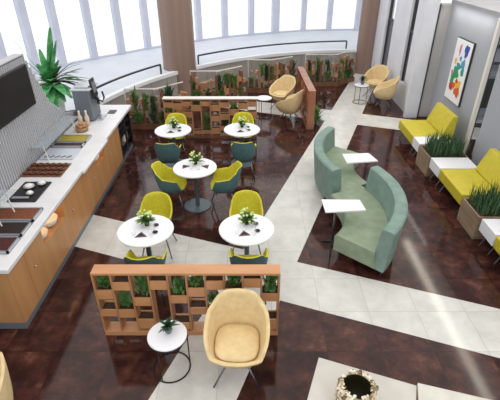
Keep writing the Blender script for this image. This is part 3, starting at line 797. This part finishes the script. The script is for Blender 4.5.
def glass_divider(pts, label, where, seed):
    R = random.Random(seed)
    t = thing('glass_planter_divider', label, 'divider', (pts[0][0], pts[0][1], 0), 0, 'folded glass-topped planter dividers')
    ox, oy = pts[0]; H = .95; cnt = 0
    for si, ((x0, y0), (x1, y1)) in enumerate(zip(pts, pts[1:])):
        L = math.hypot(x1-x0, y1-y0); a = math.atan2(y1-y0, x1-x0)
        mx = Matrix.Translation((x0-ox, y0-oy, 0)) @ Matrix.Rotation(a, 4, 'Z')
        e = .01 if si else 0
        b = MB().box(e, L, 0, .17, .0, .14, mx).build('base_box', 'wooddark', t)
        MB().box(e+.02, L-.02, .02, .15, .141, .15, mx).build('soil', 'soil', t)
        MB().box(e, L, .172, .178, .02, H, mx).build('glass_sheet', 'glass', t)
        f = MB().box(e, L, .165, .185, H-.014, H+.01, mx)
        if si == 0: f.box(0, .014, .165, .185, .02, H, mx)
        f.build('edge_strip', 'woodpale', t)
        n = max(5, int(L/.13)); cw = L/n
        for i in range(n):
            h = R.choice((.58, .66, .74, .8, .86)); xx = i*cw+cw*.08; wd = cw*R.choice((.3, .42, .5))
            if R.random() < .8:
                MB().box(xx, xx+wd, .03, .14, .14, h, mx).build('wood_post', R.choice(('wooddark', 'wood2v', 'woodgrey', 'woodgrey', 'wooddark')), t)
            z0 = R.uniform(.22, .36); z1 = z0+R.uniform(.08, .16)
            MB().box(xx+wd, xx+cw*.99, .02, .15, z0, z1, mx).build('planter_box', R.choice(('wood2v', 'wooddark', 'woodgrey')), t)
            if R.random() < .45: MB().box(xx+wd, xx+cw*.99, .02, .15, z1+.16, z1+.27, mx).build('planter_box', R.choice(('wood2v', 'wooddark', 'woodgrey')), t)
            elif cnt < 14:
                p = mx @ Vector((xx+wd+(cw-wd)*.45, .085, 0))
                m = R.choice(('leaf', 'leafdark', 'leafdark', 'leaf2')); hh = R.choice((.48, .56, .66))
                cnt += 1
                bush('%s foliage, %s clump from the left in %s' % ({'leaf': 'bright green', 'leaf2': 'olive green', 'leafdark': 'dark green'}[m], ORD[cnt-1], where),
                     (ox+p.x, oy+p.y, z1, a), .15, .11, hh, seed*31+cnt, m, G, 60)
            if R.random() < .5 and cnt < 14:
                p = mx @ Vector((xx+wd+(cw-wd)*.4, .05, 0)); m = R.choice(('leaf', 'leafdark', 'leaf2')); cnt += 1
                bush('%s foliage, %s clump from the left in %s' % ({'leaf': 'bright green', 'leaf2': 'olive green', 'leafdark': 'dark green'}[m], ORD[cnt-1], where),
                     (ox+p.x, oy+p.y-.03, .151, a), .15, .07, .42, seed*31+cnt, m, G, 50)
glass_divider([(-3.04, 9.78), (-2.22, 9.78), (-1.60, 10.42)], 'folded glass-topped planter divider nearest the end of the counter', 'the divider by the counter', 2)
glass_divider([(-1.68, 11.42), (-.87, 11.42), (-.17, 12.0)], 'folded glass-topped planter divider right of the wide brown column', 'the divider right of the wide column', 5)
glass_divider([(-.13, 12.74), (.62, 12.70), (1.33, 13.15)], 'folded glass-topped planter divider behind the cream tub chairs', 'the divider behind the tub chairs', 8)
glass_divider([(1.67, 13.40), (2.70, 13.45), (3.38, 14.02)], 'farthest folded glass-topped planter divider, near the right brown column', 'the farthest divider', 13)

# ------------------------------------------------------------------ S-shaped sofa
C2 = (.45, 5.45); C1 = (2.895, 6.835)
so = thing('curved_sofa', 'sage green S-shaped sofa with two opposing curved backs', 'sofa', (1.55, 6.2, 0))
ox, oy = 1.55, 6.2
def sarc(c, R, deg, z): return (c[0]+R*math.cos(r_(deg))-ox, c[1]+R*math.sin(r_(deg))-oy, z)
def sweep(mb, c, d0, d1, prof, n=28):
    mb.grid([[sarc(c, R, d0+(d1-d0)*i/n, z) for R, z in prof] for i in range(n+1)], True, True, True); return mb
def seat_prof(a, b): return [(a, .16), (a, .40), (a+.02, .42), (b-.02, .42), (b, .40), (b, .16)]
s1 = MB(); sweep(s1, C2, -41.8, 29.6, seat_prof(.95, 1.60)); s1.build('lower_seat', 'sage', so)
s2 = MB(); sweep(s2, C1, 209.6, 141, seat_prof(1.04, 1.63)); s2.build('upper_seat', 'sage', so)
b1 = MB(); sweep(b1, C2, -41.8, 24.5, [(1.585, .16), (1.56, .43), (1.60, .80), (1.63, .815), (1.75, .815), (1.77, .80), (1.72, .16)]); b1.build('lower_backrest', 'sageback', so)
b2 = MB(); sweep(b2, C1, 207.0, 141, [(1.61, .16), (1.59, .43), (1.63, .78), (1.66, .80), (1.775, .80), (1.795, .78), (1.735, .16)]); b2.build('upper_backrest', 'sageback', so)
f1 = MB(); sweep(f1, C2, -40, 28, [(1.12, .12), (1.12, .158), (1.55, .158), (1.55, .12)]); f1.build('underframe', 'black', so)
f2 = MB(); sweep(f2, C1, 208, 143, [(1.2, .12), (1.2, .158), (1.6, .158), (1.6, .12)]); f2.build('underframe', 'black', so)
for c, R, dg in ((C2, 1.02, -38), (C2, 1.66, -38), (C2, 1.02, 10), (C2, 1.64, 15), (C1, 1.12, 146), (C1, 1.68, 146), (C1, 1.12, 190), (C1, 1.68, 195)):
    x, y, z = sarc(c, R, dg, 0)
    MB().tube([(x, y, .162), (x, y, 0)], [.018, .012]).build('leg', 'chrome', so)

def laptop_table(label, loc, rz, poly, pole):
    t = thing('laptop_table', label, 'table', loc, rz, 'white laptop tables at the sofa')
    MB().prism(poly, .66, .685).build('tabletop', 'tabletop', t, bevel=.004)
    MB().tube([(pole[0], pole[1], .02), (pole[0], pole[1], .66)], .015, 10).build('pole', 'chrome', t)
    MB().box(pole[0]-.16, pole[0]+.16, pole[1]-.025, pole[1]+.025, 0, .02).build('base_bar', 'wire', t)
    MB().box(pole[0]-.025, pole[0]+.025, pole[1]-.14, pole[1]+.14, 0.001, .021).build('base_bar', 'wire', t)
laptop_table('white tapered laptop table at the near left of the green sofa', (1.30, 5.16, 0), 0, [(-.27, -.17), (.31, -.12), (.28, .16), (-.28, .17)], (-.08, .06))
laptop_table('white laptop table farther back, at the right of the green sofa', (1.90, 6.74, 0), 0, [(-.27, -.20), (.28, -.12), (.19, .20), (-.29, .16)], (.11, -.02))

# ------------------------------------------------------------------ yellow bench run on the right
def bench_seat(y0, y1, label):
    t = thing('upholstered_bench', label, 'bench', (3.40, (y0+y1)/2, 0), 0, 'yellow bench seats'); h = (y1-y0)/2-.006
    MB().box(0, .74, -h, h, .22, .42).build('seat', 'mustard', t, bevel=.02)
    MB().extrude_poly([(.60, -h+.03, .43), (.76, -h+.03, .84), (.86, -h+.03, .84), (.86, -h+.03, .36), (.75, -h+.03, .36), (.75, -h+.03, .43)], (0, 2*h-.06, 0)).build('backrest', 'mustard', t, bevel=.015)
    MB().box(.08, .8, -h+.05, h-.05, .17, .218).build('frame', 'chrome', t)
    for sy in (-1, 1):
        MB().tube([(.12, sy*(h-.1), .18), (.04, sy*(h-.1), 0)], .012).build('leg', 'chrome', t)
        MB().tube([(.70, sy*(h-.1), .18), (.76, sy*(h-.1), 0)], .012).build('leg', 'chrome', t)
def bench_table(y0, y1, label):
    t = thing('bench_table', label, 'table', (3.40, (y0+y1)/2, 0), 0, 'white blocks between bench seats'); h = (y1-y0)/2-.006
    MB().box(0, .70, -h, h, .22, .42).build('block', 'tabletop', t, bevel=.006)
    MB().box(.08, .62, -h+.03, h-.03, .17, .218).build('frame', 'chrome', t)
    for sx in ((.12, .04), (.58, .64)):
        for sy in (-1, 1): MB().tube([(sx[0], sy*(h-.08), .18), (sx[1], sy*(h-.08), 0)], .011).build('leg', 'chrome', t)
def grass_planter(y0, y1, label, seed):
    t = thing('grass_planter', label, 'planter', (3.39, (y0+y1)/2, 0), 0, 'grass planters in the bench run'); h = (y1-y0)/2-.006
    MB().box(0, .025, -h, h, 0, .40).box(.72, .745, -h, h, 0, .40).box(.025, .72, -h, -h+.025, 0, .40).box(.025, .72, h-.025, h, 0, .40).box(.025, .72, -h+.025, h-.025, 0, .03).build('trough', 'woodgrey', t)
    MB().box(.026, .719, -h+.026, h-.026, .03, .36).build('soil', 'soil', t)
    R = random.Random(seed); mb = MB()
    for _ in range(400):
        x = R.uniform(.06, .69); y = R.uniform(-h+.05, h-.05); a = R.uniform(0, 2*PI); L = R.uniform(.24, .48)
        mb.leaf((x, y, .36), (math.cos(a)*.22, math.sin(a)*.22, 1), L, .015, .06)
    g = mb.build('grass', 'grass', t, merge=False); g['kind'] = 'stuff'
bench_seat(8.33, 9.33, 'yellow leather bench seat farthest along the right wall, below the artwork')
bench_table(7.94, 8.33, 'white block table between the farthest yellow seat and a grass planter')
grass_planter(7.32, 7.94, 'oak planter of tall grass between the two farther white blocks', 21)
bench_table(6.85, 7.31, 'white block table between the farther grass planter and the middle yellow seat')
bench_seat(5.90, 6.84, 'yellow leather bench seat in the middle of the run, between white block and planter')
grass_planter(5.27, 5.86, 'oak planter of tall grass nearest the camera at the right edge', 22)
bench_table(4.80, 5.22, 'white block table nearest the camera at the right picture edge')
bench_seat(3.90, 4.79, 'yellow bench seat at the right edge, almost wholly out of frame')

# ------------------------------------------------------------------ marble coffee tables and mosaic vase
def coffee_table(label, loc, rz, sx, sy, z, m):
    t = thing('coffee_table', label, 'table', loc, rz, 'marble coffee tables')
    MB().box(0, sx, -sy, 0, z-.03, z).build('tabletop', m, t, bevel=.004)
    MB().box(.06, sx-.06, -sy+.06, -.06, z-.05, z-.031).build('subframe', 'wire', t)
    for x in (.08, sx-.08):
        for y in (-.08, -sy+.08): MB().box(x-.015, x+.015, y-.015, y+.015, 0, z-.05).build('leg', 'wire', t)
coffee_table('pale marble coffee table carrying the mosaic vase, bottom of the picture', (.66, 2.78, 0), r_(-20.0), .92, .95, .40, 'marble')
coffee_table('veined marble coffee table, slightly higher, right of the mosaic vase', (1.53, 2.475, 0), r_(-16.0), .9, .95, .43, 'marble2')
vs = thing('mosaic_vase', 'round mosaic vase of white shell chips on the pale marble table', 'vase', (.885, 2.235, .401))
MB().lathe([(.08, 0), (.15, .08), (.175, .18), (.165, .28), (.14, .33), (.122, .325), (.128, .30)], (0, 0, 0), 40, (True, False)).build('body', 'mosaic', vs, smooth=True)
MB().lathe([(.124, .318), (.14, .27), (.15, .18), (.13, .08), (.02, .04)], (0, 0, 0), 32, (False, True)).build('lining', 'vasein', vs, smooth=True)
R = random.Random(9)
ch = MB()
for k in range(90):
    a = R.uniform(0, 2*PI); rr = R.uniform(.115, .172); z = .335-max(0, (rr-.14))*1.6+R.uniform(0, .012)
    ch.ellipsoid((rr*math.cos(a), rr*math.sin(a), z), (R.uniform(.008, .018), R.uniform(.008, .018), .006), 7, 5)
co = ch.build('shell_chips', 'mosaic', vs); co['kind'] = 'stuff'

# ------------------------------------------------------------------ light
w = bpy.data.worlds.new('sky'); SC.world = w; w.use_nodes = True
bg = w.node_tree.nodes['Background']; bg.inputs[0].default_value = (.96, .98, 1, 1); bg.inputs[1].default_value = 1.9
def area(name, loc, size, power, rot=(0, 0, 0), col=(1, 1, 1), sy=None):
    l = bpy.data.lights.new(name, 'AREA'); l.energy = power; l.size = size; l.color = col
    if sy: l.shape = 'RECTANGLE'; l.size_y = sy
    o = bpy.data.objects.new(name, l); COL.objects.link(o); o.location = loc; o.rotation_euler = rot
    return o
area('ceiling_fill', (.4, 7.5, 4.97), 11, 1140, col=(1, .97, .93), sy=18)  # added fill spanning the whole ceiling, so floor reflections show no panel edges
area('back_room_fill', (6.2, 8.0, 2.65), 1.2, 45)  # added unseen fill that brightens the back room behind the opening
area('alcove_lamp', (4.42, 9.5, 2.66), .1, 5, (0, r_(-25), 0), (1, .97, .92), 1.8)

SC.view_settings.view_transform = 'Standard'; SC.view_settings.look = 'None'
SC.view_settings.gamma = 1; SC.view_settings.use_curve_mapping = False
SC.view_settings.exposure = -0.62
